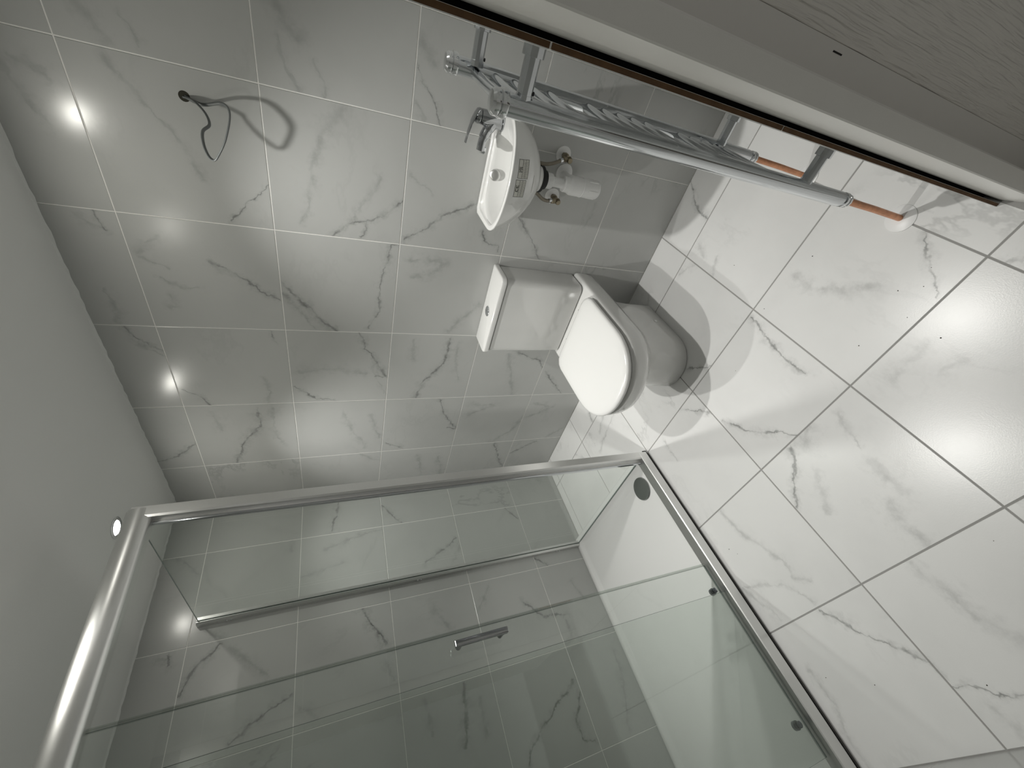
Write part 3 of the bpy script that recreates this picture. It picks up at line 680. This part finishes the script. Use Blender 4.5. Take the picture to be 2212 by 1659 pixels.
# ------------------------------------------------------------------ loose cable over the basin
t = thing('cable', 'grey loop of cable hanging from a hole in the wall', 'cable', (0.0, 1.851, 1.729))
bm = bmesh.new(); lathe(bm, (-0.0005, 1.852, 1.730), (1, 0, 0), [(0, 0.013), (0.0011, 0.0125)], 20); obj('wall_hole', bm, 'hole', t)
pts = [(0.001, 1.852, 1.729), (0.012, 1.844, 1.691), (0.030, 1.860, 1.642), (0.060, 1.846, 1.623), (0.095, 1.793, 1.635), (0.102, 1.752, 1.656), (0.101, 1.737, 1.668), (0.097, 1.743, 1.680), (0.085, 1.766, 1.689), (0.070, 1.794, 1.689), (0.055, 1.810, 1.674), (0.035, 1.831, 1.683), (0.015, 1.849, 1.708), (0.001, 1.850, 1.732)]
bm = bmesh.new(); tube(bm, spline(pts, 10), 0.0042, 12, flat=(1.0, 0.62)); obj('sheath', bm, 'cable', t, smooth_=True)

# ------------------------------------------------------------------ shower
t = thing('shower_tray', 'low white shower tray with a grey round waste cover', 'shower tray', (1.178, 0.436, 0.0))
def rr4(x0, x1, y0, y1, z, r, n=5):
    pts = []
    for cx, cy, a0 in ((x1 - r, y1 - r, 0), (x0 + r, y1 - r, 90), (x0 + r, y0 + r, 180), (x1 - r, y0 + r, 270)):
        for i in range(n + 1):
            a = math.radians(a0 + 90 * i / n); pts.append((cx + r * math.cos(a), cy + r * math.sin(a), z))
    return pts
X0, X1, Y1 = 0.578, 1.7775, 0.872
ins = lambda d, z, r: rr4(X0 + d, X1 - d, 0.0005 + d, Y1 - d, z, r)
bm = bmesh.new()
loft(bm, [ins(0, 0.0005, 0.012), ins(0, 0.036, 0.012), ins(0.004, 0.040, 0.012), ins(0.030, 0.040, 0.02), ins(0.036, 0.038, 0.026), ins(0.046, 0.028, 0.034), ins(0.060, 0.0265, 0.045), rr4(0.66, 1.0, 0.55, 0.80, 0.022, 0.08)])
obj('tray', bm, 'acrylic', t, smooth_=True, angle=60)
boxobj('shade_gap_strip', (0.580, 1.776, 0.8705, 0.8735, 0.0, 0.022), 'rubber', t)  # black strip standing in for the shaded gap under the bottom rail
bm = bmesh.new(); lathe(bm, (0.703, 0.738, 0.0225), (0, 0, 1), [(0, 0.052), (0.006, 0.0545), (0.009, 0.053), (0.010, 0.045)], 40); obj('waste_cover', bm, 'waste', t, smooth_=True)

def pane(name, b, thin, parent):
    """glass sheet; thin = axis of the thickness; edges get the dark green edge material"""
    bm = bmesh.new(); box(bm, *b)
    for f in bm.faces:
        f.normal_update(); f.material_index = 0 if abs(f.normal[thin]) > 0.5 else 1
    return obj(name, bm, 'glass', parent, mats=['glass', 'glassedge'])

t = thing('shower_enclosure', 'silver-framed glass shower enclosure around the white tray', 'shower enclosure', (1.18, 0.86, 0.04))
# corner post: stepped profile
pr = [(0.590, 0.838), (0.590, 0.882), (0.594, 0.887), (0.624, 0.887), (0.629, 0.882), (0.629, 0.862), (0.634, 0.862), (0.634, 0.850), (0.626, 0.850), (0.626, 0.838)]
obj('corner_post', extrude_z(pr, 0.040, 1.935), 'alu', t, smooth_=True, angle=30)
boxobj('post_channel', (0.6342, 0.6400, 0.8500, 0.8610, 0.062, 1.89), 'darkchrome', t, 0.001)
def extrude_x(prof, x0, x1):
    bm = bmesh.new(); loft(bm, [[(x0, y, z) for y, z in prof], [(x1, y, z) for y, z in prof]]); return bm
pr = [(0.846, 1.884), (0.870, 1.884)] + [(0.868 + 0.023 * math.sin(a), 1.917 - 0.033 * math.cos(a)) for a in [math.pi * k / 12 for k in range(1, 12)]] + [(0.846, 1.950)]
obj('top_rail', extrude_x(pr, 0.6005, 1.776), 'alu', t, smooth_=True, angle=50)
pr = [(0.838, 0.0402), (0.838, 0.057), (0.842, 0.060), (0.885, 0.0625), (0.8885, 0.060), (0.8885, 0.020), (0.876, 0.020), (0.876, 0.0402)]
obj('bottom_rail', extrude_x(pr, 0.596, 1.776), 'alu', t, smooth_=True, angle=30)
pane('side_glass', (0.607, 0.613, 0.024, 0.848, 0.042, 1.930), 0, t)
bm = bmesh.new(); loft(bm, [[(x, y, z) for x, y in ((0.594, 0.0005), (0.594, 0.030), (0.606, 0.030), (0.606, 0.012), (0.6135, 0.012), (0.6135, 0.034), (0.6155, 0.034), (0.624, 0.028), (0.624, 0.0005))] for z in (0.041, 1.936)])
wp = obj('wall_profile', bm, 'alu', t, smooth_=True, angle=25)
for z in SCREWS:
    for d in (0.009, -0.009):
        bm = bmesh.new(); lathe(bm, (0.6238, 0.015, z + d), (1, 0, 0), [(0, 0.0048), (0.002, 0.0048), (0.0035, 0.003)], 12); obj('screw', bm, 'chrome', wp, smooth_=True)
pane('fixed_glass', (1.238, 1.760, 0.8690, 0.8750, 0.058, 1.890), 1, t)
boxobj('end_profile', (1.756, 1.7775, 0.844, 0.886, 0.0630, 1.8835), 'alu', t, 0.003)

t = thing('sliding_door', 'clear sliding glass shower door pushed half open, with a chrome handle', 'shower door', (1.42, 0.858, 0.066))
pane('door_glass', (1.133, 1.715, 0.8540, 0.8600, 0.068, 1.886), 1, t)
bm = bmesh.new(); box(bm, 1.1275, 1.1345, 0.8525, 0.8535, 0.068, 1.886); box(bm, 1.1275, 1.1345, 0.8605, 0.8615, 0.068, 1.886); box(bm, 1.1255, 1.1285, 0.8535, 0.8605, 0.068, 1.886)
obj('edge_seal', bm, 'seal', t)
hd = []
bm = bmesh.new(); hx = 1.1705
tube(bm, [(hx, 0.8605, 1.073), (hx, 0.880, 1.073), (hx, 0.893, 1.0755)], 0.0085, 12); obj_leg = obj('handle_leg', bm, 'dimchrome', t, smooth_=True)
bm = bmesh.new(); tube(bm, [(hx, 0.8605, 0.945), (hx, 0.880, 0.945), (hx, 0.893, 0.9425)], 0.0085, 12); obj('handle_leg', bm, 'dimchrome', t, smooth_=True)
boxobj('handle_bar', (hx - 0.0085, hx + 0.0085, 0.890, 0.905, 0.929, 1.089), 'dimchrome', t, 0.004, 3)
for x in (1.224, 1.630):
    bm = bmesh.new(); lathe(bm, (x, 0.838, 0.094), (0, 1, 0), [(0, 0.010), (0.002, 0.0125), (0.012, 0.0125), (0.0125, 0.008), (0.0155, 0.008)], 20); ro_ = obj('roller', bm, 'roller', t, smooth_=True)
    bm = bmesh.new(); lathe(bm, (x, 0.8605, 0.094), (0, 1, 0), [(0, 0.009), (0.003, 0.009), (0.005, 0.006)], 16); obj('roller_cap', bm, 'roller', ro_, smooth_=True)

# ------------------------------------------------------------------ grit left on the floor tiles
bm = bmesh.new(); random.seed(9)
for (x, y) in GRIT:
    r = random.uniform(0.0009, 0.0019); a = random.random() * 3
    lathe(bm, (x, y, 0.0), (0, 0, 1), [(0, r), (r * 0.6, r * 0.9), (r, r * 0.3)], 6)
g = obj('grit', bm, 'hole'); tag(g, 'tiny dark specks of grit on the floor tiles', 'grit'); g['kind'] = 'stuff'
